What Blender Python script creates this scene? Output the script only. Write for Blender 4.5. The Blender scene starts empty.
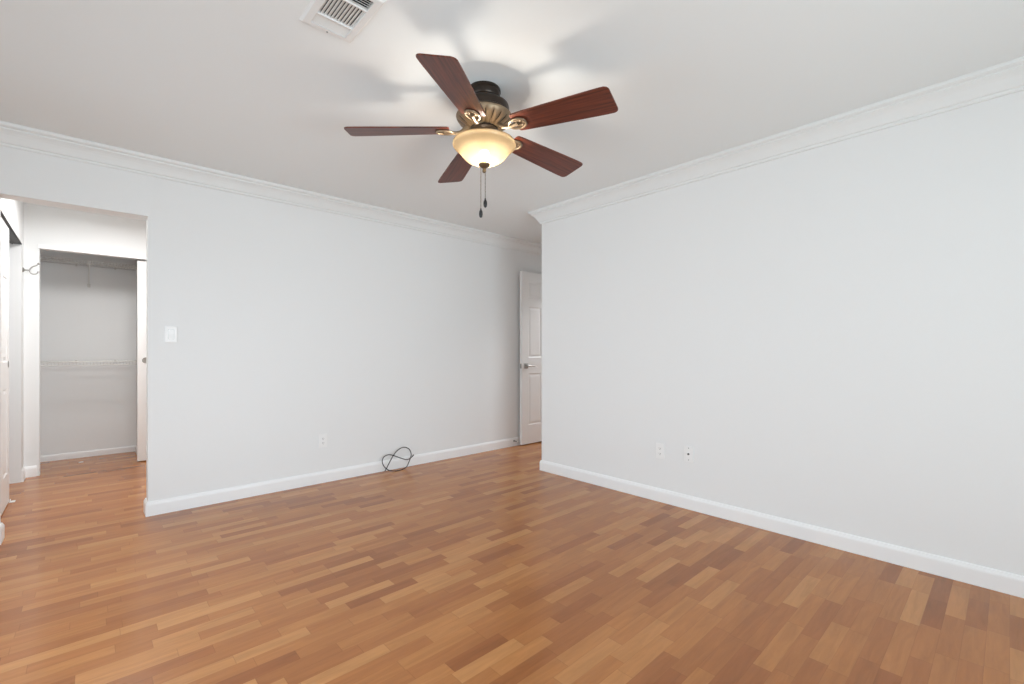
import bpy, bmesh, math, random
from mathutils import Vector, Matrix
random.seed(4)
PI = math.pi
scene = bpy.context.scene
COL = scene.collection

# ------------------------------------------------------------------ camera
CAM_H = 1.13
cam = bpy.data.cameras.new('camera')
cam.sensor_width = 36.0
cam.lens = 459.5 / 1024 * 36.0
cam.shift_y = 8.5 / 1024
cam.clip_start = 0.02
cam_o = bpy.data.objects.new('camera', cam)
cam_o.location = (0, 0, CAM_H)
cam_o.rotation_euler = (PI / 2, 0, math.radians(-42.7))
COL.objects.link(cam_o)
scene.camera = cam_o

# ------------------------------------------------------------------ world, lights, exposure
w = bpy.data.worlds.new('world')
scene.world = w
w.use_nodes = True
w.node_tree.nodes['Background'].inputs[0].default_value = (0.80, 0.90, 1.0, 1)
w.node_tree.nodes['Background'].inputs[1].default_value = 1.0


def area(name, loc, rot, sx, sy, power, color, spread=180):
    d = bpy.data.lights.new(name, 'AREA')
    d.shape = 'RECTANGLE'
    d.size, d.size_y, d.energy, d.color = sx, sy, power, color
    d.spread = math.radians(spread)
    o = bpy.data.objects.new(name, d)
    o.location, o.rotation_euler = loc, rot
    COL.objects.link(o)
    return o


# daylight just outside the two windows beside and behind the camera: sky light, plus added low lights aimed up to brighten the ceiling
DAY = (0.80, 0.90, 0.985)
FILL_TINT = (0.76, 0.93, 0.97)  # tint of the added fills, offsets the pink cast on the ceiling
area('daylight_left', (-1.05, 2.10, 1.05), (PI / 2 - 0.24, 0, -PI / 2), 2.4, 1.8, 27, DAY, 120)
area('ceiling_fill_left', (-1.70, 2.15, 0.10), (PI / 2 + 0.5, 0, -PI / 2), 2.6, 0.9, 10, FILL_TINT)
area('daylight_rear', (1.00, -2.35, 1.15), (PI / 2 - 0.12, 0, 0), 2.2, 1.9, 47, DAY, 115)
area('ceiling_fill_rear', (1.00, -3.00, 0.05), (PI / 2 + 0.5, 0, 0), 2.6, 0.9, 112, FILL_TINT)
# ceiling lamp past the header in the dressing area
area('dressing_lamp', (0.25, 4.95, 2.42), (0, 0, 0), 0.5, 0.5, 28, (0.98, 0.98, 0.98), 174)
area('hall_fill', (5.30, 3.40, 2.42), (0, 0, 0), 0.4, 0.4, 32, (0.97, 0.98, 1.0))  # unseen light added past the entry door to brighten the dim nook
BULB = 420.0

scene.view_settings.view_transform = 'Standard'
scene.view_settings.look = 'None'
scene.view_settings.gamma = 1.0
scene.view_settings.use_curve_mapping = False
scene.view_settings.exposure = 0.0
scene.cycles.max_bounces = 10
scene.cycles.diffuse_bounces = 6
scene.cycles.sample_clamp_indirect = 4.0


# ------------------------------------------------------------------ materials
def new_mat(name):
    m = bpy.data.materials.new(name)
    m.use_nodes = True
    nt = m.node_tree
    return m, nt, nt.nodes['Principled BSDF']


def nd(nt, kind, **kw):
    n = nt.nodes.new(kind)
    for k, v in kw.items():
        setattr(n, k, v)
    return n


def rgb(r, g, b):
    f = lambda c: ((c / 255 + 0.055) / 1.055) ** 2.4 if c > 10 else c / 255 / 12.92
    return (f(r), f(g), f(b), 1)


def math_n(nt, op, a=None, b=None, clamp=False):
    n = nd(nt, 'ShaderNodeMath', operation=op, use_clamp=clamp)
    for i, v in enumerate((a, b)):
        if v is None:
            continue
        if isinstance(v, (int, float)):
            n.inputs[i].default_value = v
        else:
            nt.links.new(v, n.inputs[i])
    return n.outputs[0]


def plain(name, col, rough=0.5, metal=0.0, var=0.03, scale=30, bump=0.0, spec=0.5):
    m, nt, p = new_mat(name)
    tc = nd(nt, 'ShaderNodeTexCoord')
    no = nd(nt, 'ShaderNodeTexNoise')
    no.inputs['Scale'].default_value = scale
    no.inputs['Detail'].default_value = 4
    nt.links.new(tc.outputs['Object'], no.inputs['Vector'])
    mx = nd(nt, 'ShaderNodeMix', data_type='RGBA')
    mx.inputs[6].default_value = tuple(c * (1 - var) for c in col[:3]) + (1,)
    mx.inputs[7].default_value = tuple(min(1, c * (1 + var)) for c in col[:3]) + (1,)
    nt.links.new(no.outputs['Fac'], mx.inputs[0])
    nt.links.new(mx.outputs[2], p.inputs['Base Color'])
    p.inputs['Roughness'].default_value = rough
    p.inputs['Metallic'].default_value = metal
    p.inputs['Specular IOR Level'].default_value = spec
    if bump:
        b = nd(nt, 'ShaderNodeBump')
        b.inputs['Strength'].default_value = bump
        b.inputs['Distance'].default_value = 0.002
        nt.links.new(no.outputs['Fac'], b.inputs['Height'])
        nt.links.new(b.outputs[0], p.inputs['Normal'])
    return m


M_WALL = plain('white_wall_paint', (0.79, 0.795, 0.79), 0.75, var=0.006, scale=60, bump=0.06, spec=0.25)
M_CEIL = plain('white_ceiling_paint', (0.79, 0.815, 0.815), 0.9, var=0.006, scale=80, bump=0.08, spec=0.1)
M_TRIM = plain('white_gloss_trim', (0.85, 0.85, 0.845), 0.4, var=0.004, scale=20)
M_CROWN = plain('white_crown_paint', (0.775, 0.79, 0.785), 0.55, var=0.004, scale=20)
M_DOOR = plain('white_door_paint', (0.84, 0.84, 0.83), 0.4, var=0.006, scale=25)
M_PLASTIC = plain('white_plastic', (0.84, 0.84, 0.83), 0.35, var=0.004, scale=20)
M_SLOT = plain('dark_slot', (0.03, 0.03, 0.03), 0.6)
M_TRACK = plain('dark_track_metal', (0.05, 0.048, 0.045), 0.45, 0.6)
M_NICKEL = plain('satin_nickel', (0.42, 0.41, 0.39), 0.3, 1.0)
M_BRONZE = plain('dark_bronze', (0.030, 0.020, 0.014), 0.33, 0.5, var=0.3, scale=18)
M_BRASS = plain('antique_brass', (0.29, 0.215, 0.14), 0.5, 0.8, var=0.35, scale=22)
M_AGED = plain('aged_brass', (0.15, 0.105, 0.06), 0.4, 0.8, var=0.3, scale=20)
M_CABLE = plain('black_cable', (0.012, 0.012, 0.013), 0.45)
M_WIRE = plain('white_vinyl_wire', (0.62, 0.61, 0.58), 0.45, var=0.01)
M_VENT = plain('white_vent_enamel', (0.76, 0.76, 0.75), 0.45, var=0.01)
M_DUCT = plain('dark_duct', (0.02, 0.02, 0.02), 0.8)
M_SPRING = plain('door_stop_metal', (0.3, 0.3, 0.29), 0.35, 0.9)


def floor_material():
    m, nt, p = new_mat('laminate_strip_floor')
    L = nt.links
    tc = nd(nt, 'ShaderNodeTexCoord')
    sp = nd(nt, 'ShaderNodeSeparateXYZ')
    L.new(tc.outputs['Object'], sp.inputs[0])
    X, Y = sp.outputs[0], sp.outputs[1]
    W = 0.063
    yr = math_n(nt, 'DIVIDE', Y, W)
    row = math_n(nt, 'FLOOR', yr)
    fy = math_n(nt, 'FRACT', yr)
    wn = nd(nt, 'ShaderNodeTexWhiteNoise', noise_dimensions='1D')
    L.new(row, wn.inputs['W'])
    off = math_n(nt, 'MULTIPLY', row, 37.31)
    xs = math_n(nt, 'ADD', math_n(nt, 'DIVIDE', X, 0.32), off)
    xs = math_n(nt, 'ADD', xs, wn.outputs['Value'])
    vo = nd(nt, 'ShaderNodeTexVoronoi', voronoi_dimensions='1D', feature='F1')
    vo.inputs['Scale'].default_value = 1.0
    vo.inputs['Randomness'].default_value = 0.75
    L.new(xs, vo.inputs['W'])
    ve = nd(nt, 'ShaderNodeTexVoronoi', voronoi_dimensions='1D', feature='DISTANCE_TO_EDGE')
    ve.inputs['Scale'].default_value = 1.0
    ve.inputs['Randomness'].default_value = 0.75
    L.new(xs, ve.inputs['W'])
    sc = nd(nt, 'ShaderNodeSeparateColor')
    L.new(vo.outputs['Color'], sc.inputs[0])
    rnd, rnd2 = sc.outputs[0], sc.outputs[1]
    # tone of each strip
    rp = nd(nt, 'ShaderNodeValToRGB')
    e = rp.color_ramp.elements
    e[0].position, e[0].color = 0.0, FLOOR_C[0]
    e[1].position, e[1].color = 1.0, FLOOR_C[3]
    for pos, c in ((0.28, FLOOR_C[1]), (0.72, FLOOR_C[2])):
        k = e.new(pos)
        k.color = c
    L.new(rnd, rp.inputs[0])
    # grain along the strip
    cb = nd(nt, 'ShaderNodeCombineXYZ')
    L.new(math_n(nt, 'MULTIPLY', X, 2.6), cb.inputs[0])
    L.new(math_n(nt, 'MULTIPLY', Y, 22), cb.inputs[1])
    L.new(math_n(nt, 'MULTIPLY', math_n(nt, 'ADD', rnd2, row), 7.7), cb.inputs[2])
    n1 = nd(nt, 'ShaderNodeTexNoise')
    n1.inputs['Scale'].default_value = 1.6
    n1.inputs['Detail'].default_value = 6
    n1.inputs['Roughness'].default_value = 0.62
    n1.inputs['Distortion'].default_value = 0.6
    L.new(cb.outputs[0], n1.inputs['Vector'])
    gr = nd(nt, 'ShaderNodeMapRange')
    gr.inputs['From Min'].default_value, gr.inputs['From Max'].default_value = 0.28, 0.72
    gr.inputs['To Min'].default_value, gr.inputs['To Max'].default_value = 0.85, 1.13
    L.new(n1.outputs['Fac'], gr.inputs['Value'])
    # seams: strip sides and butt ends
    s1 = math_n(nt, 'LESS_THAN', fy, 0.018)
    s2 = math_n(nt, 'LESS_THAN', ve.outputs['Distance'], 0.0035)
    seam = math_n(nt, 'MAXIMUM', s1, s2)
    sm = math_n(nt, 'SUBTRACT', 1.0, math_n(nt, 'MULTIPLY', seam, 0.22))
    tone = math_n(nt, 'MULTIPLY', gr.outputs[0], sm)
    vm = nd(nt, 'ShaderNodeVectorMath', operation='SCALE')
    L.new(rp.outputs[0], vm.inputs[0])
    L.new(tone, vm.inputs['Scale'])
    L.new(vm.outputs[0], p.inputs['Base Color'])
    rr = nd(nt, 'ShaderNodeMapRange')
    rr.inputs['To Min'].default_value, rr.inputs['To Max'].default_value = 0.17, 0.26
    L.new(n1.outputs['Fac'], rr.inputs['Value'])
    L.new(rr.outputs[0], p.inputs['Roughness'])
    p.inputs['Specular IOR Level'].default_value = 0.35
    return m


FLOOR_C = [rgb(147, 90, 51), rgb(165, 106, 60), rgb(175, 116, 67), rgb(188, 132, 81)]
M_FLOOR = floor_material()


def wood_material(name, dark, light):
    m, nt, p = new_mat(name)
    L = nt.links
    tc = nd(nt, 'ShaderNodeTexCoord')
    mp = nd(nt, 'ShaderNodeMapping')
    mp.inputs['Scale'].default_value = (3.0, 70.0, 8.0)
    L.new(tc.outputs['Object'], mp.inputs[0])
    n1 = nd(nt, 'ShaderNodeTexNoise')
    n1.inputs['Scale'].default_value = 1.6
    n1.inputs['Detail'].default_value = 6
    n1.inputs['Distortion'].default_value = 0.8
    L.new(mp.outputs[0], n1.inputs['Vector'])
    rp = nd(nt, 'ShaderNodeValToRGB')
    e = rp.color_ramp.elements
    e[0].position, e[0].color = 0.3, dark
    e[1].position, e[1].color = 0.72, light
    L.new(n1.outputs['Fac'], rp.inputs[0])
    L.new(rp.outputs[0], p.inputs['Base Color'])
    p.inputs['Roughness'].default_value = 0.38
    return m


M_BLADE = wood_material('cherry_fan_blade', rgb(64, 27, 17), rgb(116, 56, 38))


def bowl_material():
    m, nt, p = new_mat('amber_alabaster_glass')
    L = nt.links
    nt.nodes.remove(p)
    out = nt.nodes['Material Output']
    tc = nd(nt, 'ShaderNodeTexCoord')
    no = nd(nt, 'ShaderNodeTexNoise')
    no.inputs['Scale'].default_value = 9
    no.inputs['Detail'].default_value = 4
    no.inputs['Distortion'].default_value = 1.2
    L.new(tc.outputs['Object'], no.inputs['Vector'])
    mx = nd(nt, 'ShaderNodeMix', data_type='RGBA')
    mx.inputs[6].default_value = (0.25, 0.172, 0.090, 1)
    mx.inputs[7].default_value = (0.30, 0.228, 0.135, 1)
    L.new(no.outputs['Fac'], mx.inputs[0])
    tr = nd(nt, 'ShaderNodeBsdfTranslucent')
    df = nd(nt, 'ShaderNodeBsdfDiffuse')
    gl = nd(nt, 'ShaderNodeBsdfGlossy')
    gl.inputs['Roughness'].default_value = 0.15
    L.new(mx.outputs[2], tr.inputs[0])
    L.new(mx.outputs[2], df.inputs[0])
    a = nd(nt, 'ShaderNodeMixShader')
    a.inputs[0].default_value = 0.60
    L.new(tr.outputs[0], a.inputs[1])
    L.new(df.outputs[0], a.inputs[2])
    b = nd(nt, 'ShaderNodeMixShader')
    b.inputs[0].default_value = 0.04
    L.new(a.outputs[0], b.inputs[1])
    L.new(gl.outputs[0], b.inputs[2])
    ct = nd(nt, 'ShaderNodeBsdfTransparent')
    ct.inputs[0].default_value = (1.0, 0.85, 0.62, 1)
    c = nd(nt, 'ShaderNodeMixShader')
    c.inputs[0].default_value = 0.09
    L.new(b.outputs[0], c.inputs[1])
    L.new(ct.outputs[0], c.inputs[2])
    L.new(c.outputs[0], out.inputs['Surface'])
    return m


M_BOWL = bowl_material()


def emit_material(name, col, strength):
    m, nt, p = new_mat(name)
    p.inputs['Base Color'].default_value = (1, 1, 1, 1)
    p.inputs['Emission Color'].default_value = col
    p.inputs['Emission Strength'].default_value = strength
    return m


M_BULB = emit_material('lit_bulb', (1.0, 0.93, 0.83, 1), BULB)


def glass_material():
    m, nt, p = new_mat('window_glass')
    nt.nodes.remove(p)
    out = nt.nodes['Material Output']
    t = nd(nt, 'ShaderNodeBsdfTransparent')
    g = nd(nt, 'ShaderNodeBsdfGlossy')
    g.inputs['Roughness'].default_value = 0.02
    mx = nd(nt, 'ShaderNodeMixShader')
    mx.inputs[0].default_value = 0.06
    nt.links.new(t.outputs[0], mx.inputs[1])
    nt.links.new(g.outputs[0], mx.inputs[2])
    nt.links.new(mx.outputs[0], out.inputs['Surface'])
    return m


M_GLASS = glass_material()


# ------------------------------------------------------------------ mesh helpers
def box(bm, x0, x1, y0, y1, z0, z1, bevel=0.0, seg=2):
    r = bmesh.ops.create_cube(bm, size=1.0)
    vs = r['verts']
    bmesh.ops.scale(bm, vec=(x1 - x0, y1 - y0, z1 - z0), verts=vs)
    bmesh.ops.translate(bm, vec=((x0 + x1) / 2, (y0 + y1) / 2, (z0 + z1) / 2), verts=vs)
    if bevel:
        es = list({e for v in vs for e in v.link_edges})
        bmesh.ops.bevel(bm, geom=es, offset=bevel, segments=seg, affect='EDGES', profile=0.5)


def lathe(bm, prof, n=48, cx=0, cy=0, caps=True):
    """prof: list of (r, z), revolved about the vertical axis"""
    rings = []
    for r, z in prof:
        if r < 1e-5:
            rings.append([bm.verts.new((cx, cy, z))])
        else:
            rings.append([bm.verts.new((cx + r * math.cos(2 * PI * k / n), cy + r * math.sin(2 * PI * k / n), z)) for k in range(n)])
    for a, b in zip(rings, rings[1:]):
        for k in range(n):
            k2 = (k + 1) % n
            if len(a) == 1 and len(b) == 1:
                continue
            if len(a) == 1:
                bm.faces.new((a[0], b[k2], b[k]))
            elif len(b) == 1:
                bm.faces.new((a[k], a[k2], b[0]))
            else:
                bm.faces.new((a[k], a[k2], b[k2], b[k]))


def tube(bm, pts, r, n=8, closed=False, caps=True):
    """a round tube along the points; r is a number or a list"""
    pts = [Vector(p) for p in pts]
    N = len(pts)
    rs = r if isinstance(r, (list, tuple)) else [r] * N
    t0 = (pts[1] - pts[0]).normalized()
    ref = Vector((0, 0, 1)) if abs(t0.z) < 0.9 else Vector((1, 0, 0))
    u = t0.cross(ref).normalized()
    rings = []
    for i in range(N):
        if closed:
            t = (pts[(i + 1) % N] - pts[i - 1]).normalized()
        else:
            t = (pts[min(i + 1, N - 1)] - pts[max(i - 1, 0)]).normalized()
        u = (u - t * u.dot(t)).normalized()
        v = t.cross(u)
        rings.append([bm.verts.new(pts[i] + (u * math.cos(2 * PI * k / n) + v * math.sin(2 * PI * k / n)) * rs[i]) for k in range(n)])
    m = N if closed else N - 1
    for i in range(m):
        a, b = rings[i], rings[(i + 1) % N]
        for k in range(n):
            k2 = (k + 1) % n
            bm.faces.new((a[k], a[k2], b[k2], b[k]))
    if not closed and caps:
        bm.faces.new(list(reversed(rings[0])))
        bm.faces.new(rings[-1])


def prism(bm, poly, axis, a, b):
    """poly in the two other axes (in x,y,z order), extruded along axis from a to b"""
    def P(p, q):
        c = list(p)
        c.insert(axis, q)
        return bm.verts.new(c)
    A = [P(p, a) for p in poly]
    B = [P(p, b) for p in poly]
    n = len(poly)
    for i in range(n):
        j = (i + 1) % n
        bm.faces.new((A[i], A[j], B[j], B[i]))
    bm.faces.new(list(reversed(A)))
    bm.faces.new(B)


def spline(ctrl, per=8, closed=False):
    """Catmull-Rom through the control points"""
    c = [Vector(p) for p in ctrl]
    n = len(c)
    out = []
    rng = n if closed else n - 1
    for i in range(rng):
        if closed:
            p0, p1, p2, p3 = c[i - 1], c[i], c[(i + 1) % n], c[(i + 2) % n]
        else:
            p0, p1, p2, p3 = c[max(i - 1, 0)], c[i], c[i + 1], c[min(i + 2, n - 1)]
        for k in range(per):
            t = k / per
            out.append(0.5 * ((2 * p1) + (p2 - p0) * t + (2 * p0 - 5 * p1 + 4 * p2 - p3) * t * t + (3 * p1 - p0 - 3 * p2 + p3) * t ** 3))
    if not closed:
        out.append(c[-1])
    return out


def obj(name, bm, mat, parent=None, smooth=False, loc=None, rot=None):
    bmesh.ops.recalc_face_normals(bm, faces=bm.faces)
    me = bpy.data.meshes.new(name)
    bm.to_mesh(me)
    bm.free()
    me.materials.append(mat)
    if smooth:
        for p in me.polygons:
            p.use_smooth = True
        if smooth != 'all':
            try:
                me.set_sharp_from_angle(angle=math.radians(38))
            except Exception:
                pass
    o = bpy.data.objects.new(name, me)
    COL.objects.link(o)
    if parent:
        o.parent = parent
    if loc:
        o.location = loc
    if rot:
        o.rotation_euler = rot
    return o


def struct(name, bm, mat, parent=None, smooth=False, loc=None, rot=None):
    o = obj(name, bm, mat, parent, smooth, loc, rot)
    if not parent:
        o['kind'] = 'structure'
    return o


def tag(o, label, cat, group=None):
    o['label'], o['category'] = label, cat
    if group:
        o['group'] = group


def thing(name, label, cat, loc=(0, 0, 0), rz=0.0, group=None):
    o = bpy.data.objects.new(name, None)
    o.empty_display_size = 0.05
    COL.objects.link(o)
    o.location, o.rotation_euler = loc, (0, 0, rz)
    tag(o, label, cat, group)
    return o


# ------------------------------------------------------------------ room shell
XL, XR, YR, YB = -0.80, 3.15, -2.10, 3.99      # left wall, right wall, rear wall, back wall
YC, XH = 3.00, 4.58                            # end of the right wall, end of the entry nook
H = 2.44
T = 0.12
XO0, XO1, ZO = -0.385, 0.301, 2.045            # opening to the dressing area
YD = 5.94                                      # far wall of the dressing area
XDL = -0.42                                    # its left wall
YCL = 6.66                                     # back of the far closet
XCL0, XCL1 = -0.322, 0.400                     # its opening, its right wall

bm = bmesh.new()
box(bm, -1.30, 6.2, YR - T, YCL + T, -0.10, 0.0)
struct('floor', bm, M_FLOOR)

bm = bmesh.new()
# one ceiling slab with a hole for the air duct under the register
vx0, vx1, vy0, vy1 = 0.645, 0.790, 1.610, 1.878
box(bm, -1.30, vx0, YR - T, YCL + T, H, H + 0.10)
box(bm, vx1, 6.2, YR - T, YCL + T, H, H + 0.10)
box(bm, vx0, vx1, YR - T, vy0, H, H + 0.10)
box(bm, vx0, vx1, vy1, YCL + T, H, H + 0.10)
struct('ceiling', bm, M_CEIL)

bm = bmesh.new()
box(bm, XO1, XH + T, YB, YB + T, 0, H)
box(bm, XL - T, XO0, YB, YB + T, 0, H)
box(bm, XO0, XO1, YB, YB + T, ZO, H)
prism(bm, [(XL, ZO), (XO1, ZO), (XO1 + 0.034, ZO + 0.065), (XO1 + 0.034, H), (XL, H)], 1, YB - 0.005, YB + 0.001)
struct('wall_back', bm, M_WALL)

bm = bmesh.new()
box(bm, XR, XR + T, YR - T, YC, 0, H)
box(bm, XR + T, XH + T, YC - T, YC, 0, H)
struct('wall_right', bm, M_WALL)

# entry nook end wall with its doorway, and the hall past it
DY0, DY1, DZ = 3.13, 3.935, 2.075
bm = bmesh.new()
box(bm, XH, XH + T, YC, DY0, 0, H)
box(bm, XH, XH + T, DY1, YB, 0, H)
box(bm, XH, XH + T, DY0, DY1, DZ, H)
struct('wall_entry', bm, M_WALL)
bm = bmesh.new()
box(bm, 6.0, 6.2, 1.4, 5.4, 0, H)
box(bm, XH + T, 6.0, 1.4, 1.5, 0, H)
box(bm, XH + T, 6.0, 5.3, 5.4, 0, H)
box(bm, XH, XH + T, 1.4, YC - T, 0, H)
box(bm, XH, XH + T, YB + T, 5.4, 0, H)
struct('wall_hall', bm, M_WALL)

# rear wall with a wide window, left wall with another (both behind the camera)
def wall_with_hole(name, axis, at, a0, a1, h0, h1, z0, z1):
    bm = bmesh.new()
    def b(p, q, zz0, zz1):
        if axis == 1:
            box(bm, p, q, at - T, at, zz0, zz1)
        else:
            box(bm, at - T, at, p, q, zz0, zz1)
    b(a0, h0, 0, H)
    b(h1, a1, 0, H)
    b(h0, h1, 0, z0)
    b(h0, h1, z1, H)
    return struct(name, bm, M_WALL)


wall_with_hole('wall_rear', 1, YR, XL - T, XR, -0.1, 2.1, 0.10, 2.10)
wall_with_hole('wall_left', 0, XL, YR, YB, 0.95, 3.35, 0.05, 2.05)


def window(name, axis, at, h0, h1, z0, z1, n):
    bm = bmesh.new()
    s = 0.045
    def b(p, q, zz0, zz1, d0=0.03, d1=0.09):
        if axis == 1:
            box(bm, p, q, at - d1, at - d0, zz0, zz1)
        else:
            box(bm, at - d1, at - d0, p, q, zz0, zz1)
    b(h0, h1, z0, z0 + s)
    b(h0, h1, z1 - s, z1)
    for k in range(n + 1):
        c = h0 + s / 2 + (h1 - h0 - s) * k / n
        b(c - s / 2, c + s / 2, z0 + s, z1 - s)
    f = struct(name, bm, M_TRIM)
    bm = bmesh.new()
    if axis == 1:
        box(bm, h0 + s, h1 - s, at - 0.063, at - 0.057, z0 + s, z1 - s)
    else:
        box(bm, at - 0.063, at - 0.057, h0 + s, h1 - s, z0 + s, z1 - s)
    struct('pane', bm, M_GLASS, f)


window('window_1', 1, YR, -0.1, 2.1, 0.10, 2.10, 2)
window('window_2', 0, XL, 0.95, 3.35, 0.05, 2.05, 2)

# dressing area: left wall with the sliding-door opening, right wall, far wall with the closet
YS0, YS1, ZS = 4.30, 5.75, 2.045
bm = bmesh.new()
box(bm, XDL - 0.10, XDL, YB + T, YS0, 0, H)
box(bm, XDL - 0.10, XDL, YS1, YD, 0, H)
box(bm, XDL - 0.10, XDL, YS0, YS1, ZS, H)
box(bm, -1.20, -1.10, YB + T, YD + 0.1, 0, H)
struct('wall_dressing_left', bm, M_WALL)
bm = bmesh.new()
box(bm, 1.40, 1.50, YB + T, YD, 0, H)
struct('wall_dressing_right', bm, M_WALL)
bm = bmesh.new()
ZC = 2.055
XJ = 0.52                                      # mouth of the pocket the closet door slides into
box(bm, -1.20, XCL0, YD, YD + 0.10, 0, H)
box(bm, XCL0, XJ, YD, YD + 0.10, ZC, H)
box(bm, XJ, 1.50, YD, YD + 0.024, 0, H)
box(bm, XJ, 1.50, YD + 0.076, YD + 0.10, 0, H)
box(bm, XJ, 1.50, YD + 0.024, YD + 0.076, ZC, H)
struct('wall_dressing_far', bm, M_WALL)
bm = bmesh.new()
box(bm, -1.05, 0.50, YCL, YCL + T, 0, H)
box(bm, -1.05, -0.95, YD + 0.10, YCL, 0, H)
box(bm, XCL1, XCL1 + 0.10, YD + 0.10, YCL, 0, H)
struct('wall_closet', bm, M_WALL)


# ------------------------------------------------------------------ crown and baseboards
def offset_chain(pts, d, closed):
    """offset a polyline to its left by d with mitred corners"""
    n = len(pts)
    out = []
    for i in range(n):
        p = Vector(pts[i])
        ns = []
        if closed or i > 0:
            e = (p - Vector(pts[i - 1])).normalized()
            ns.append(Vector((-e.y, e.x)))
        if closed or i < n - 1:
            e = (Vector(pts[(i + 1) % n]) - p).normalized()
            ns.append(Vector((-e.y, e.x)))
        if len(ns) == 1:
            out.append(p + ns[0] * d)
        else:
            out.append(p + (ns[0] + ns[1]) * (d / (1 + ns[0].dot(ns[1]))))
    return out


def sweep(pts, prof, names, closed=False, mat=None):
    """prof: closed polygon of (offset from the wall, z); one object per segment"""
    rows = [offset_chain(pts, o, closed) for o, z in prof]
    n = len(pts)
    for s in range(n if closed else n - 1):
        e = (s + 1) % n
        if names[s] is None:
            continue
        bm = bmesh.new()
        A = [bm.verts.new((rows[k][s].x, rows[k][s].y, prof[k][1])) for k in range(len(prof))]
        B = [bm.verts.new((rows[k][e].x, rows[k][e].y, prof[k][1])) for k in range(len(prof))]
        m = len(prof)
        for k in range(m):
            j = (k + 1) % m
            bm.faces.new((A[k], A[j], B[j], B[k]))
        bm.faces.new(A)
        bm.faces.new(list(reversed(B)))
        struct(names[s], bm, mat or M_TRIM, smooth=False)


CR = [(0, H - 0.118), (0.010, H - 0.118), (0.014, H - 0.112), (0.014, H - 0.102), (0.022, H - 0.098), (0.026, H - 0.090),
      (0.034, H - 0.074), (0.044, H - 0.058), (0.055, H - 0.046), (0.066, H - 0.038), (0.071, H - 0.034), (0.071, H - 0.026),
      (0.079, H - 0.023), (0.088, H - 0.017), (0.090, H - 0.010), (0.090, H), (0, H)]
sweep([(XL, YR), (XR, YR), (XR, YC), (XH, YC), (XH, YB), (XL, YB)], CR,
      ['trim_1', 'trim_2', 'trim_3', 'trim_4', 'trim_5', 'trim_6'], closed=True, mat=M_CROWN)

BB = [(0, 0), (0.014, 0), (0.014, 0.072), (0.0125, 0.080), (0.009, 0.087), (0.006, 0.094), (0, 0.097)]
sweep([(XL, YR), (XR, YR), (XR, YC), (XH, YC), (XH, DY0 - 0.06)], BB,
      ['baseboard_rear', 'baseboard_right', 'baseboard_entry', 'baseboard_entry_end'])
sweep([(XH, DY1 + 0.055), (XH, YB), (XO1, YB), (XO1, YB + T), (1.40, YB + T), (1.40, YD), (XJ + 0.02, YD)], BB,
      [None, 'baseboard_back', 'baseboard_jamb', 'baseboard_dressing_near', 'baseboard_dressing_right', 'baseboard_dressing_far'])
sweep([(XCL0 - 0.018, YD), (XDL, YD), (XDL, YS1 + 0.002)], BB, ['baseboard_dressing_corner', 'baseboard_dressing_left'])
sweep([(XDL, YS0 - 0.002), (XDL, YB + T), (XO0, YB + T), (XO0, YB), (XL, YB), (XL, YR)], BB,
      [None, None, 'baseboard_opening', 'baseboard_back_left', 'baseboard_left'])
BBC = [(0, 0), (0.012, 0), (0.012, 0.05), (0.008, 0.06), (0, 0.062)]
sweep([(XCL1, YD + 0.10), (XCL1, YCL), (-0.95, YCL), (-0.95, YD + 0.10)], BBC,
      ['baseboard_closet_right', 'baseboard_closet', 'baseboard_closet_left'])

# fascia over the closet track
bm = bmesh.new()
box(bm, XCL0 - 0.012, XJ, YD - 0.010, YD, ZC - 0.004, ZC + 0.034, 0.002)
struct('trim_7', bm, M_TRIM)
# dark upper track of the sliding doors
bm = bmesh.new()
box(bm, XDL - 0.098, XDL - 0.001, YS0, YS1, ZS - 0.006, ZS, 0)
box(bm, XDL - 0.006, XDL + 0.003, YS0, YS1, ZS - 0.006, ZS + 0.003, 0)
box(bm, XDL - 0.055, XDL - 0.050, YS0, YS1, ZS - 0.012, ZS - 0.006, 0)
struct('trim_8', bm, M_TRACK)
# casing of the entry doorway
bm = bmesh.new()
box(bm, XH - 0.012, XH, DY0 - 0.058, DY0, 0, DZ + 0.058, 0.002)
box(bm, XH - 0.012, XH, DY0, DY1, DZ, DZ + 0.058, 0.002)
struct('trim_9', bm, M_TRIM)


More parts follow.
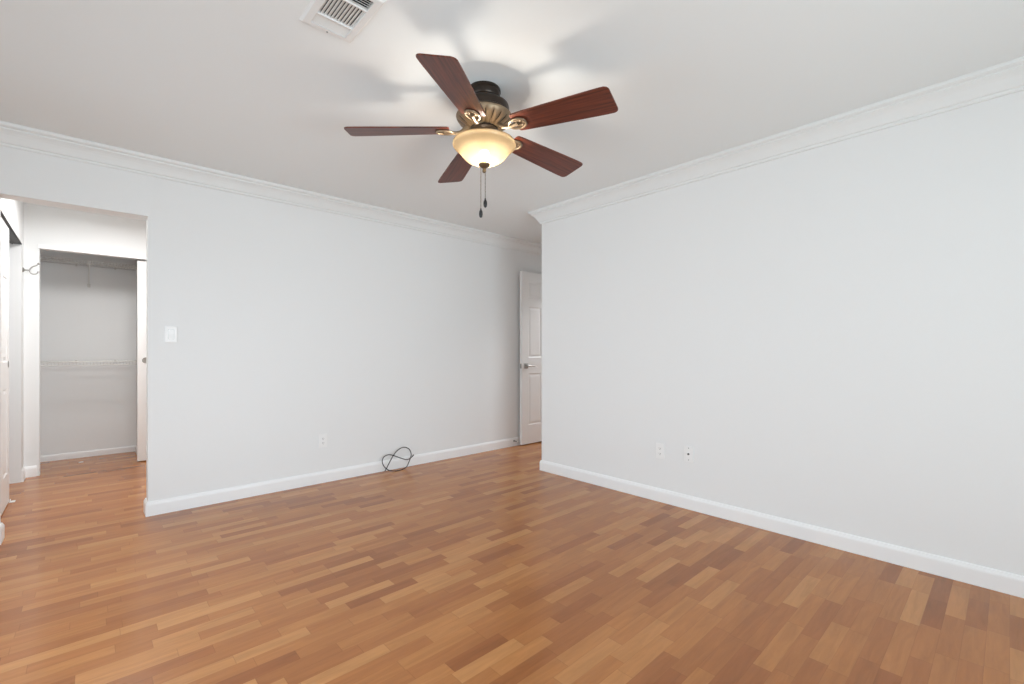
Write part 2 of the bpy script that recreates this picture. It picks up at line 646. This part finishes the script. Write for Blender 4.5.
# ------------------------------------------------------------------ doors
def door_slab(bm, width, height, thick, z0=0.012):
    """six-panel slab: x 0..width, y 0..thick, both faces moulded"""
    st, rec = 0.112, 0.007
    box(bm, 0, width, rec, thick - rec, z0, height)
    zs = [(0.235, 0.855), (1.045, 1.655), (1.765, 1.955)]
    mid = width / 2
    cols = [(st, mid - 0.05), (mid + 0.05, width - st)]
    for face in (0, 1):
        f0, f1 = (0.0, rec) if face == 0 else (thick - rec, thick)
        for a, b in ((0, st), (mid - 0.05, mid + 0.05), (width - st, width)):
            box(bm, a, b, f0, f1, z0, height)
        edges = [z0] + [z for p in zs for z in p] + [height]
        for k in range(0, len(edges), 2):
            for a, b in cols:
                box(bm, a, b, f0, f1, edges[k], edges[k + 1])
        for a, b in cols:
            for p, q in zs:
                # sloping sticking and a raised field
                m1, m2 = 0.016, 0.040
                base = rec if face == 0 else thick - rec
                top = 0.002 if face == 0 else thick - 0.002
                o = [(a + m1, p + m1), (b - m1, p + m1), (b - m1, q - m1), (a + m1, q - m1)]
                i = [(a + m2, p + m2), (b - m2, p + m2), (b - m2, q - m2), (a + m2, q - m2)]
                O = [bm.verts.new((x, base, z)) for x, z in o]
                I = [bm.verts.new((x, top, z)) for x, z in i]
                for k in range(4):
                    bm.faces.new((O[k], O[(k + 1) % 4], I[(k + 1) % 4], I[k]))
                bm.faces.new(I)
                # sloped ogee from the frame down to the recess
                o2 = [(a, p), (b, p), (b, q), (a, q)]
                i2 = [(a + 0.010, p + 0.010), (b - 0.010, p + 0.010), (b - 0.010, q - 0.010), (a + 0.010, q - 0.010)]
                s0 = 0.001 if face == 0 else thick - 0.001
                O = [bm.verts.new((x, s0, z)) for x, z in o2]
                I = [bm.verts.new((x, base, z)) for x, z in i2]
                for k in range(4):
                    bm.faces.new((O[k], O[(k + 1) % 4], I[(k + 1) % 4], I[k]))


# entry door standing open along the back wall (free edge towards the room)
DOX, DOY, DW, DT = 3.775, 3.918, 0.77, 0.036
bm = bmesh.new()
door_slab(bm, DW, 2.072, DT)
door1 = struct('door_1', bm, M_DOOR, loc=(DOX, DOY, 0))
bm = bmesh.new()
hz = 0.945
box(bm, 0.037, 0.099, -0.008, 0.0, hz - 0.031, hz + 0.031, 0.002)
r = bmesh.ops.create_cone(bm, cap_ends=True, segments=20, radius1=0.012, radius2=0.012, depth=0.035)
bmesh.ops.rotate(bm, verts=r['verts'], cent=(0, 0, 0), matrix=Matrix.Rotation(PI / 2, 3, 'X'))
bmesh.ops.translate(bm, verts=r['verts'], vec=(0.068, -0.024, hz))
tube(bm, [(0.060, -0.040, hz), (0.080, -0.041, hz), (0.12, -0.041, hz + 0.001), (0.165, -0.040, hz - 0.002), (0.185, -0.039, hz - 0.004)],
     [0.0085, 0.0095, 0.008, 0.0075, 0.006], 10)
h = struct('lever_handle', bm, M_NICKEL, door1, smooth=True)
h['label'] = 'satin nickel lever on a square plate'
bm = bmesh.new()
box(bm, -0.0015, 0.0005, 0.006, 0.030, hz - 0.028, hz + 0.028, 0.0005)
box(bm, -0.010, 0.0, 0.011, 0.025, hz - 0.008, hz + 0.008, 0.002)
struct('latch_plate', bm, M_NICKEL, door1)
for z in (0.25, 1.05, 1.85):
    bm = bmesh.new()
    tube(bm, [(DW + 0.006, -0.004, z - 0.045), (DW + 0.006, -0.004, z + 0.045)], 0.006, 10)
    struct('hinge', bm, M_NICKEL, door1, smooth=True)

# sliding six-panel door of the dressing area's left closet
bm = bmesh.new()
door_slab(bm, 0.76, 2.036, 0.034, 0.010)
# door x axis runs along world -Y from its far edge; its face looks into the room (+X)
door2 = struct('door_2', bm, M_DOOR, loc=(XDL - 0.012, 5.06, 0), rot=(0, 0, -PI / 2))
for v in door2.data.vertices:
    v.co.y = -v.co.y
door2.data.flip_normals()
door2.rotation_euler = (0, 0, -PI / 2)
bm = bmesh.new()
lathe(bm, [(0.0, 0.0006), (0.017, 0.0006), (0.020, 0.003), (0.024, 0.003), (0.026, 0.0)], 24)
fp = struct('finger_pull', bm, M_NICKEL, door2, smooth=True, loc=(0.055, 0.0, 1.03), rot=(-PI / 2, 0, 0))

# pocket door of the far closet, mostly slid into the wall
bm = bmesh.new()
box(bm, 0, 0.80, 0, 0.034, 0.010, 2.040, 0.002)
door3 = struct('door_3', bm, M_DOOR, loc=(0.366, YD + 0.033, 0))
bm = bmesh.new()
lathe(bm, [(0.0, 0.002), (0.018, 0.002), (0.021, 0.005), (0.027, 0.006), (0.031, 0.0)], 28)
fp = struct('finger_pull', bm, M_NICKEL, door3, smooth=True, loc=(0.068, 0.0, 1.03), rot=(PI / 2, 0, 0))
fp['label'] = 'round nickel finger pull'

bm = bmesh.new()
box(bm, -0.016, 0.016, -0.020, 0.020, 0, 0.006, 0.002)
box(bm, -0.012, -0.008, -0.018, 0.018, 0.004, 0.020, 0.001)
o = obj('floor_guide', bm, M_PLASTIC, loc=(XDL + 0.004, 5.05, 0))
tag(o, 'tiny white plastic guide on the floor at the corner of the sliding closet door', 'door guide')

# door stop on the baseboard beside the open door
t = thing('door_stop', 'small spring door stop on the baseboard beside the open white door', 'door stop', (3.70, YB - 0.014, 0.062))
bm = bmesh.new()
tube(bm, [(0, 0, 0), (0, -0.006, 0)], 0.010, 14)
obj('base', bm, M_SPRING, t, smooth=True)
bm = bmesh.new()
tube(bm, [(0.0055 * math.cos(k * 0.7), -0.006 - 0.052 * k / 90, 0.0055 * math.sin(k * 0.7)) for k in range(91)], 0.0013, 6)
obj('spring', bm, M_SPRING, t, smooth=True)
bm = bmesh.new()
tube(bm, [(0, -0.056, 0), (0, -0.060, 0), (0, -0.072, 0), (0, -0.075, 0)], [0.006, 0.008, 0.008, 0.006], 12)
obj('rubber_tip', bm, M_PLASTIC, t, smooth=True)

# ------------------------------------------------------------------ ceiling fan
FR, FF = -0.1395, 2.31                 # fan centre in camera right / forward metres
ca, sa = math.cos(math.radians(47.3)), math.sin(math.radians(47.3))
FX, FY = sa * FR + ca * FF, -ca * FR + sa * FF
fan = thing('ceiling_fan', 'five blade cherry wood ceiling fan with a lit amber glass bowl', 'ceiling fan', (FX, FY, H))
def fz(z):
    return z - H

bm = bmesh.new()
lathe(bm, [(0.0, 0.0), (0.080, 0.0), (0.083, -0.005), (0.083, -0.014), (0.079, -0.018), (0.079, -0.040), (0.076, -0.048), (0.064, -0.056), (0.040, -0.058), (0.0, -0.058)], 56)
obj('canopy', bm, M_BRONZE, fan, smooth=True)
bm = bmesh.new()
lathe(bm, [(0.0, -0.056), (0.050, -0.056), (0.050, -0.070), (0.0, -0.070)], 36)
obj('neck', bm, M_BRONZE, fan, smooth=True)
bm = bmesh.new()
lathe(bm, [(0.0, -0.066), (0.070, -0.066), (0.108, -0.072), (0.122, -0.082), (0.126, -0.094), (0.126, -0.120), (0.131, -0.124), (0.131, -0.132), (0.0, -0.132)], 64)
motor = obj('motor_housing', bm, M_BRONZE, fan, smooth=True)
# brass lower shell with pressed leaf ribs
bm = bmesh.new()
prof = [(0.131, -0.130), (0.138, -0.133), (0.141, -0.139), (0.138, -0.147), (0.128, -0.157), (0.115, -0.167), (0.100, -0.177), (0.085, -0.186), (0.072, -0.193), (0.062, -0.197), (0.0, -0.197)]
lathe(bm, prof, 160)
for v in bm.verts:
    r = math.hypot(v.co.x, v.co.y)
    if 0.066 < r < 0.1395 and v.co.z < -0.143:
        a = math.atan2(v.co.y, v.co.x)
        v.co.z -= 0.007 * abs(math.sin(a * 10)) ** 0.7 * min(1, (0.1395 - r) / 0.012, (r - 0.06) / 0.012)
obj('brass_shell', bm, M_BRASS, motor, smooth='all')['label'] = 'antique brass shell with pressed ribs'
for k in range(20):
    bm = bmesh.new()
    a = 2 * PI * k / 20
    p = [(0.130, -0.155), (0.110, -0.1705), (0.090, -0.183)]
    tube(bm, spline([(r * math.cos(a), r * math.sin(a), z) for r, z in p], 4), [0.0012, 0.0028, 0.0036, 0.004, 0.0036, 0.0034, 0.003, 0.0022, 0.0012], 6)
    obj('groove', bm, M_BRONZE, motor, smooth=True)

# fitter between motor and bowl
bm = bmesh.new()
lathe(bm, [(0.0, -0.192), (0.066, -0.192), (0.071, -0.198), (0.071, -0.208), (0.058, -0.216), (0.052, -0.232), (0.056, -0.246), (0.066, -0.254), (0.062, -0.262), (0.0, -0.262)], 48)
obj('light_fitter', bm, M_BRONZE, fan, smooth=True)

# blades
def make_blade():
    bm = bmesh.new()
    r0, r1 = 0.175, 0.672
    outline = []
    def hw(r):
        t = (r - r0) / (r1 - r0)
        return 0.060 + 0.021 * min(1, t * 1.15) ** 0.9
    c = 0.020
    n = 14
    side = [(r0 + 0.010 + (r1 - c - r0 - 0.010) * k / n) for k in range(n + 1)]
    top = [(r0, -hw(r0) + 0.012)] + [(r0 + 0.004, -hw(r0) + 0.004)] + [(r, -hw(r)) for r in side]
    corner = [(r1 - c + c * math.sin(a), -hw(r1) + c - c * math.cos(a)) for a in [PI / 2 * k / 6 for k in range(1, 7)]]
    half = top + corner
    other = [(x, -y) for x, y in reversed(half)]
    outline = half + other
    prism(bm, outline, 2, -0.003, 0.003)
    es = [e for e in bm.edges if abs(e.verts[0].co.z - e.verts[1].co.z) < 1e-6]
    bmesh.ops.bevel(bm, geom=es, offset=0.0014, segments=2, affect='EDGES')
    return bm


def make_bracket():
    """blade iron, in the blade's own frame: arm from the motor and an oval clasp under the blade root"""
    bm = bmesh.new()
    z = -0.006
    arm = spline([(0.078, 0, 0.014), (0.100, 0, 0.002), (0.120, 0, -0.010), (0.145, 0, -0.014), (0.175, 0, -0.012), (0.200, 0, -0.008)], 6)
    n = len(arm)
    tube(bm, arm, [0.013 - 0.004 * math.sin(PI * k / (n - 1)) for k in range(n)], 10)
    # twin scrolls that open round the clasp
    for s in (-1, 1):
        tube(bm, spline([(0.150, 0, -0.013), (0.162, s * 0.018, -0.013), (0.182, s * 0.030, -0.011), (0.210, s * 0.032, -0.009), (0.234, s * 0.018, -0.008), (0.240, 0, -0.008)], 6), 0.0058, 8)
    # oval plate
    pl = [(0.208 + 0.030 * math.cos(a), 0.027 * math.sin(a)) for a in [2 * PI * k / 28 for k in range(28)]]
    prism(bm, pl, 2, -0.008, -0.003)
    for px, py in ((0.220, 0.013), (0.220, -0.013), (0.192, 0)):
        r = bmesh.ops.create_uvsphere(bm, u_segments=10, v_segments=6, radius=0.006)
        bmesh.ops.scale(bm, verts=r['verts'], vec=(1, 1, 0.6))
        bmesh.ops.translate(bm, verts=r['verts'], vec=(px, py, -0.009))
    return bm


BZ = fz(2.239)
BLADE_ANG0 = -2.0
blade0 = obj('blade', make_blade(), M_BLADE, fan, smooth=True)
br0 = obj('blade_bracket', make_bracket(), M_BRASS, blade0, smooth=True)
br0['label'] = 'antique brass blade bracket'
for k in range(5):
    if k == 0:
        b = blade0
    else:
        b = blade0.copy()
        COL.objects.link(b)
        c = br0.copy()
        COL.objects.link(c)
        c.parent = b
    a = math.radians(BLADE_ANG0 + 72 * k)
    # the blade that points at the camera sags and swings a touch
    da, dd = ((1.3, 1.0) if k == 3 else (0, 0))
    a += math.radians(da)
    b.location = (0, 0, BZ)
    # pitch: the counter-clockwise edge hangs lower
    b.rotation_euler = (math.radians(-12), math.radians(3 + dd), a)

# glass bowl, bulbs, finial
bm = bmesh.new()
pr = [(0.153, 2.172), (0.157, 2.166), (0.1575, 2.159), (0.153, 2.151), (0.144, 2.143), (0.133, 2.134), (0.122, 2.123), (0.113, 2.111), (0.102, 2.098), (0.088, 2.086), (0.068, 2.076), (0.046, 2.069), (0.018, 2.066)]
sm = spline([(r, 0, z) for r, z in pr], 3)
lathe(bm, [(p.x, fz(p.z)) for p in sm], 72)
bowl = obj('glass_bowl', bm, M_BOWL, fan, smooth='all')
bowl['label'] = 'lit amber alabaster glass bowl'
bm = bmesh.new()
tube(bm, [(0.153 * math.cos(2 * PI * k / 64), 0.153 * math.sin(2 * PI * k / 64), fz(2.172)) for k in range(64)], 0.0028, 8, closed=True)
obj('rim', bm, M_BOWL, bowl, smooth=True)
bx, by = -0.004, -0.005
bm = bmesh.new()
r = bmesh.ops.create_uvsphere(bm, u_segments=20, v_segments=12, radius=0.023)
bmesh.ops.translate(bm, verts=r['verts'], vec=(bx, by, fz(2.110)))
obj('light_bulb', bm, M_BULB, fan, smooth='all')
bm = bmesh.new()
tube(bm, [(bx, by, fz(2.131)), (bx, by, fz(2.150)), (bx * 0.9, by * 0.9, fz(2.182))], [0.009, 0.012, 0.013], 12)
obj('bulb_socket', bm, M_BRONZE, fan, smooth=True)
bm = bmesh.new()
lathe(bm, [(0.0, fz(2.074)), (0.026, fz(2.070)), (0.0285, fz(2.064)), (0.026, fz(2.057)), (0.016, fz(2.050)), (0.009, fz(2.045)), (0.008, fz(2.038)), (0.010, fz(2.032)), (0.007, fz(2.024)), (0.0, fz(2.021))], 32)
obj('finial', bm, M_AGED, fan, smooth=True)


def pull_chain(x, y, z0, z1):
    bm = bmesh.new()
    n = int((z0 - z1) / 0.0065)
    for k in range(n):
        r = bmesh.ops.create_icosphere(bm, subdivisions=1, radius=0.0024)
        bmesh.ops.translate(bm, verts=r['verts'], vec=(x, y, fz(z0 - (k + 0.5) * (z0 - z1) / n)))
    tube(bm, [(x, y, fz(z0)), (x, y, fz(z1))], 0.0009, 6)
    c = obj('pull_chain', bm, M_AGED, fan, smooth=True)
    bm = bmesh.new()
    lathe(bm, [(0.0, fz(z1 + 0.004)), (0.003, fz(z1 + 0.002)), (0.004, fz(z1 - 0.004)), (0.0085, fz(z1 - 0.014)), (0.0095, fz(z1 - 0.026)), (0.008, fz(z1 - 0.038)), (0.004, fz(z1 - 0.044)), (0, fz(z1 - 0.045))], 16, x, y)
    obj('chain_pendant', bm, M_CABLE, c, smooth=True)


# camera-right direction of the fan, so that the two chains hang as in the room
pull_chain(-0.0125, 0.0115, 2.062, 1.842)
pull_chain(0.004, -0.003, 2.026, 1.893)

# ------------------------------------------------------------------ ceiling register
vent = thing('ceiling_vent', 'white three way air register set in the ceiling', 'vent', (0.7175, 1.744, H))
bm = bmesh.new()
fx, fy, ix, iy = 0.105, 0.162, 0.070, 0.131
def ring(bm, a, b, z0, z1):
    (ax, ay), (bx, by) = a, b
    A = [bm.verts.new((sx * ax, sy * ay, z0)) for sx, sy in ((-1, -1), (1, -1), (1, 1), (-1, 1))]
    B = [bm.verts.new((sx * bx, sy * by, z1)) for sx, sy in ((-1, -1), (1, -1), (1, 1), (-1, 1))]
    for k in range(4):
        bm.faces.new((A[k], A[(k + 1) % 4], B[(k + 1) % 4], B[k]))
ring(bm, (fx, fy), (fx - 0.010, fy - 0.010), 0.0, -0.009)
ring(bm, (fx - 0.010, fy - 0.010), (ix, iy), -0.009, -0.010)
ring(bm, (ix, iy), (ix, iy), -0.010, 0.02)
box(bm, -ix, ix, 0.064, 0.070, -0.010, 0.004)
box(bm, -ix, ix, -0.070, -0.064, -0.010, 0.004)
obj('frame', bm, M_VENT, vent)
bm = bmesh.new()
box(bm, -ix, ix, -iy, iy, 0.055, 0.058)
for sx in (-1, 1):
    box(bm, min(sx * ix, sx * (ix - 0.002)), max(sx * ix, sx * (ix - 0.002)), -iy, iy, 0.012, 0.055)
for sy in (-1, 1):
    box(bm, -ix, ix, min(sy * iy, sy * (iy - 0.002)), max(sy * iy, sy * (iy - 0.002)), 0.012, 0.055)
obj('duct', bm, M_DUCT, vent)['label'] = 'dark duct seen between the slats'
def slat(bm, x0, y0, x1, y1, tilt):
    d = Vector((x1 - x0, y1 - y0, 0)).normalized()
    nrm = Vector((-d.y, d.x, 0)) * math.cos(tilt) + Vector((0, 0, 1)) * math.sin(tilt)
    up = Vector((0, 0, 1)) * math.cos(tilt) - Vector((-d.y, d.x, 0)) * math.sin(tilt)
    vs = []
    for p in ((x0, y0), (x1, y1)):
        for a, b in ((-0.0065, -0.0006), (0.0065, -0.0006), (0.0065, 0.0006), (-0.0065, 0.0006)):
            vs.append(bm.verts.new(Vector((p[0], p[1], -0.002)) + nrm * a + up * b))
    for k in range(4):
        bm.faces.new((vs[k], vs[(k + 1) % 4], vs[4 + (k + 1) % 4], vs[4 + k]))
    bm.faces.new(vs[0:4])
    bm.faces.new(vs[4:8])
for k in range(11):
    x = -0.0645 + 0.0129 * k
    bm = bmesh.new()
    slat(bm, x, -0.064, x, 0.064, math.radians(-28))
    obj('slat', bm, M_VENT, vent)
for s in (-1, 1):
    for k in range(5):
        y = s * (0.076 + 0.0118 * k)
        bm = bmesh.new()
        slat(bm, -ix, y, ix, y, math.radians(-38 * s))
        obj('slat', bm, M_VENT, vent)
for s in (-1, 1):
    bm = bmesh.new()
    r = bmesh.ops.create_uvsphere(bm, u_segments=10, v_segments=6, radius=0.004)
    bmesh.ops.scale(bm, verts=r['verts'], vec=(1, 1, 0.5))
    bmesh.ops.translate(bm, verts=r['verts'], vec=(0, s * 0.146, -0.0105))
    obj('screw', bm, M_SPRING, vent)


# ------------------------------------------------------------------ wall plates (local frame: x along wall, y out of the wall, z up)
def plate_mesh(w_=0.070, h_=0.115):
    bm = bmesh.new()
    box(bm, -w_ / 2, w_ / 2, 0, 0.0055, -h_ / 2, h_ / 2, 0.002)
    return bm


def outlet(label, loc, rz):
    t = thing('wall_outlet', label, 'outlet', loc, rz, 'duplex wall outlets')
    obj('cover_plate', plate_mesh(), M_PLASTIC, t)
    for s in (-1, 1):
        bm = bmesh.new()
        pl = [(0.0165 * math.cos(a), max(-0.0135, min(0.0135, 0.0165 * math.sin(a))) + s * 0.0195) for a in [2 * PI * k / 32 for k in range(32)]]
        prism(bm, pl, 1, 0.0050, 0.0075)
        rec = obj('receptacle', bm, M_PLASTIC, t)
        bm = bmesh.new()
        z = s * 0.0195
        box(bm, -0.0075, -0.0052, 0.007, 0.0079, z - 0.002, z + 0.0065)
        box(bm, 0.0052, 0.0075, 0.007, 0.0079, z - 0.002, z + 0.0065)
        r = bmesh.ops.create_cone(bm, cap_ends=True, segments=12, radius1=0.0026, radius2=0.0026, depth=0.001)
        bmesh.ops.rotate(bm, verts=r['verts'], cent=(0, 0, 0), matrix=Matrix.Rotation(PI / 2, 3, 'X'))
        bmesh.ops.translate(bm, verts=r['verts'], vec=(0, 0.0075, z - 0.0075))
        obj('slots', bm, M_SLOT, rec)
    return t


outlet('white duplex outlet low on the back wall, left of the black cable', (1.478, YB, 0.358), PI)
outlet('white duplex outlet on the right wall, the left one of its two plates', (XR, 1.775, 0.378), PI / 2)
t = thing('cable_jack', 'white wall plate with one cable jack right of the right wall outlet', 'wall plate', (XR, 1.553, 0.392), PI / 2)
obj('cover_plate', plate_mesh(), M_PLASTIC, t)
bm = bmesh.new()
r = bmesh.ops.create_cone(bm, cap_ends=True, segments=6, radius1=0.0075, radius2=0.0075, depth=0.003)
bmesh.ops.translate(bm, verts=r['verts'], vec=(0, 0, 0.0015))
r = bmesh.ops.create_cone(bm, cap_ends=True, segments=16, radius1=0.0048, radius2=0.0048, depth=0.010)
bmesh.ops.translate(bm, verts=r['verts'], vec=(0, 0, 0.005))
obj('coax_connector', bm, M_TRACK, t, loc=(0, 0.0055, 0), rot=(-PI / 2, 0, 0))['label'] = 'dark metal connector'
for s in (-1, 1):
    bm = bmesh.new()
    r = bmesh.ops.create_uvsphere(bm, u_segments=10, v_segments=6, radius=0.0035)
    bmesh.ops.scale(bm, verts=r['verts'], vec=(1, 0.5, 1))
    bmesh.ops.translate(bm, verts=r['verts'], vec=(0, 0.0055, s * 0.042))
    obj('screw', bm, M_SPRING, t)

t = thing('light_switch', 'white rocker light switch on the back wall beside the opening', 'light switch', (0.428, YB, 1.243), PI)
obj('cover_plate', plate_mesh(), M_PLASTIC, t)
bm = bmesh.new()
box(bm, -0.0178, 0.0178, 0.0050, 0.0058, -0.0345, 0.0345)
obj('gap', bm, M_SPRING, t)
bm = bmesh.new()
prism(bm, [(0.0054, -0.033), (0.0105, -0.033), (0.0075, 0.0), (0.0070, 0.033), (0.0054, 0.033)], 0, -0.0160, 0.0160)
obj('rocker', bm, M_PLASTIC, t)

# ------------------------------------------------------------------ closet shelves
def wire_shelf(label, z, braces):
    x0, x1 = -0.94, XCL1 - 0.004
    dep = 0.40
    t = thing('wire_shelf', label, 'shelf', (0, YCL, z), 0, 'wire shelves in the far closet')
    bm = bmesh.new()
    n = int((x1 - x0) / 0.025)
    for k in range(n + 1):
        x = x0 + (x1 - x0) * k / n
        tube(bm, [(x, -0.004, 0.003), (x, -dep, 0.003), (x, -dep - 0.004, -0.004), (x, -dep - 0.004, -0.032)], 0.0015, 5)
    for y in (-0.006, -0.10, -0.20, -0.30):
        tube(bm, [(x0, y, 0.0), (x1, y, 0.0)], 0.0028, 6)
    obj('wire_deck', bm, M_WIRE, t, smooth=True)
    bm = bmesh.new()
    tube(bm, [(x0, -dep, 0.0), (x1, -dep, 0.0)], 0.0034, 8)
    tube(bm, [(x0, -dep - 0.004, -0.034), (x1, -dep - 0.004, -0.034)], 0.0042, 8)
    obj('front_rail', bm, M_WIRE, t, smooth=True)
    for x in braces:
        bm = bmesh.new()
        # diagonal brace from the front rail down to the wall, with its feet
        tube(bm, [(x, -dep - 0.004, -0.022), (x, -0.012, -0.205)], 0.0048, 8)
        box(bm, x - 0.016, x + 0.016, -dep - 0.011, -dep - 0.004, -0.042, -0.004, 0.002)
        box(bm, x - 0.012, x + 0.012, -0.012, 0.0, -0.228, -0.190, 0.002)
        obj('support_brace', bm, M_WIRE, t, smooth=True)
    for x in (-0.70, -0.09, 0.22):
        bm = bmesh.new()
        box(bm, x - 0.008, x + 0.008, -0.014, 0.0, -0.014, 0.012, 0.002)
        obj('wall_clip', bm, M_WIRE, t)
    bm = bmesh.new()
    box(bm, x1 - 0.012, x1 + 0.004, -dep - 0.012, -dep + 0.014, -0.042, 0.006, 0.002)
    obj('end_bracket', bm, M_WIRE, t)
    return t


wire_shelf('upper white wire closet shelf with a diagonal brace, near the ceiling', 2.030, (0.007,))
wire_shelf('lower white wire closet shelf at mid height without a brace', 1.017, ())

bm = bmesh.new()
box(bm, -0.018, 0.018, -0.008, 0.008, 0, 0.006, 0.002)
o = obj('plastic_scrap', bm, M_PLASTIC, loc=(-0.052, 6.36, 0), rot=(0, 0, 0.4))
tag(o, 'tiny white scrap lying on the closet floor', 'scrap')

# ------------------------------------------------------------------ robe hook on the dressing area's left wall
t = thing('robe_hook', 'nickel double robe hook on the wall left of the far closet', 'hook', (XDL, 5.845, 1.835))
bm = bmesh.new()
lathe(bm, [(0.0, 0.0), (0.022, 0.0), (0.022, 0.004), (0.016, 0.009), (0.009, 0.012), (0.0, 0.012)], 24)
obj('base_plate', bm, M_NICKEL, t, smooth=True, rot=(0, PI / 2, 0))
bm = bmesh.new()
tube(bm, [(0.008, 0, 0), (0.045, 0, -0.002)], [0.007, 0.006], 10)
obj('stem', bm, M_NICKEL, t, smooth=True)
bm = bmesh.new()
tube(bm, spline([(0.042, 0, -0.002), (0.048, 0, 0.016), (0.062, 0, 0.034), (0.084, 0, 0.046), (0.094, 0, 0.060)], 6), 0.0042, 8)
r = bmesh.ops.create_uvsphere(bm, u_segments=12, v_segments=8, radius=0.0075)
bmesh.ops.translate(bm, verts=r['verts'], vec=(0.096, 0, 0.063))
obj('upper_prong', bm, M_NICKEL, t, smooth=True)
bm = bmesh.new()
tube(bm, spline([(0.042, 0, -0.002), (0.047, 0, -0.020), (0.062, 0, -0.030), (0.082, 0, -0.028), (0.094, 0, -0.014)], 6), 0.0042, 8)
r = bmesh.ops.create_uvsphere(bm, u_segments=12, v_segments=8, radius=0.0075)
bmesh.ops.translate(bm, verts=r['verts'], vec=(0.095, 0, -0.010))
obj('lower_prong', bm, M_NICKEL, t, smooth=True)

# ------------------------------------------------------------------ loose cable on the floor at the back wall
# (distance along the wall, lean, height) of the loops; the cable stands on the floor and leans on the wall
raw = [(885, 286), (868, 302), (840, 312), (800, 302), (740, 281), (700, 274), (664, 288), (648, 322), (660, 362), (696, 394), (750, 407),
       (800, 399), (838, 370), (864, 315), (876, 270), (858, 228), (815, 215), (770, 238), (735, 280), (706, 332), (684, 376), (668, 404)]
pts = []
for i, (a, b) in enumerate(raw):
    px, py = 300 + a / 7.877, 420 + b / 7.877
    zz = max(0, (408 - b) / 193)
    yw = 3.888 + 0.075 * zz + (0.006 if i < 12 else -0.004)
    u = (px - 512) / 459.5
    d = yw / (sa - ca * u)
    pts.append((d * (sa * u + ca), yw, max(0.0042, CAM_H - (py - 350.5) * d / 459.5)))
bm = bmesh.new()
tube(bm, spline(pts, 6), 0.0042, 8)
cab = obj('cable', bm, M_CABLE, smooth=True)
tag(cab, 'black coaxial cable in loose loops on the floor against the back wall', 'cable')
bm = bmesh.new()
d0 = (Vector(pts[-1]) - Vector(pts[-2])).normalized()
tube(bm, [Vector(pts[0]), Vector(pts[0]) + Vector((0.018, 0.006, 0.010))], 0.0056, 8)
obj('connector', bm, M_TRACK, cab, smooth=True)
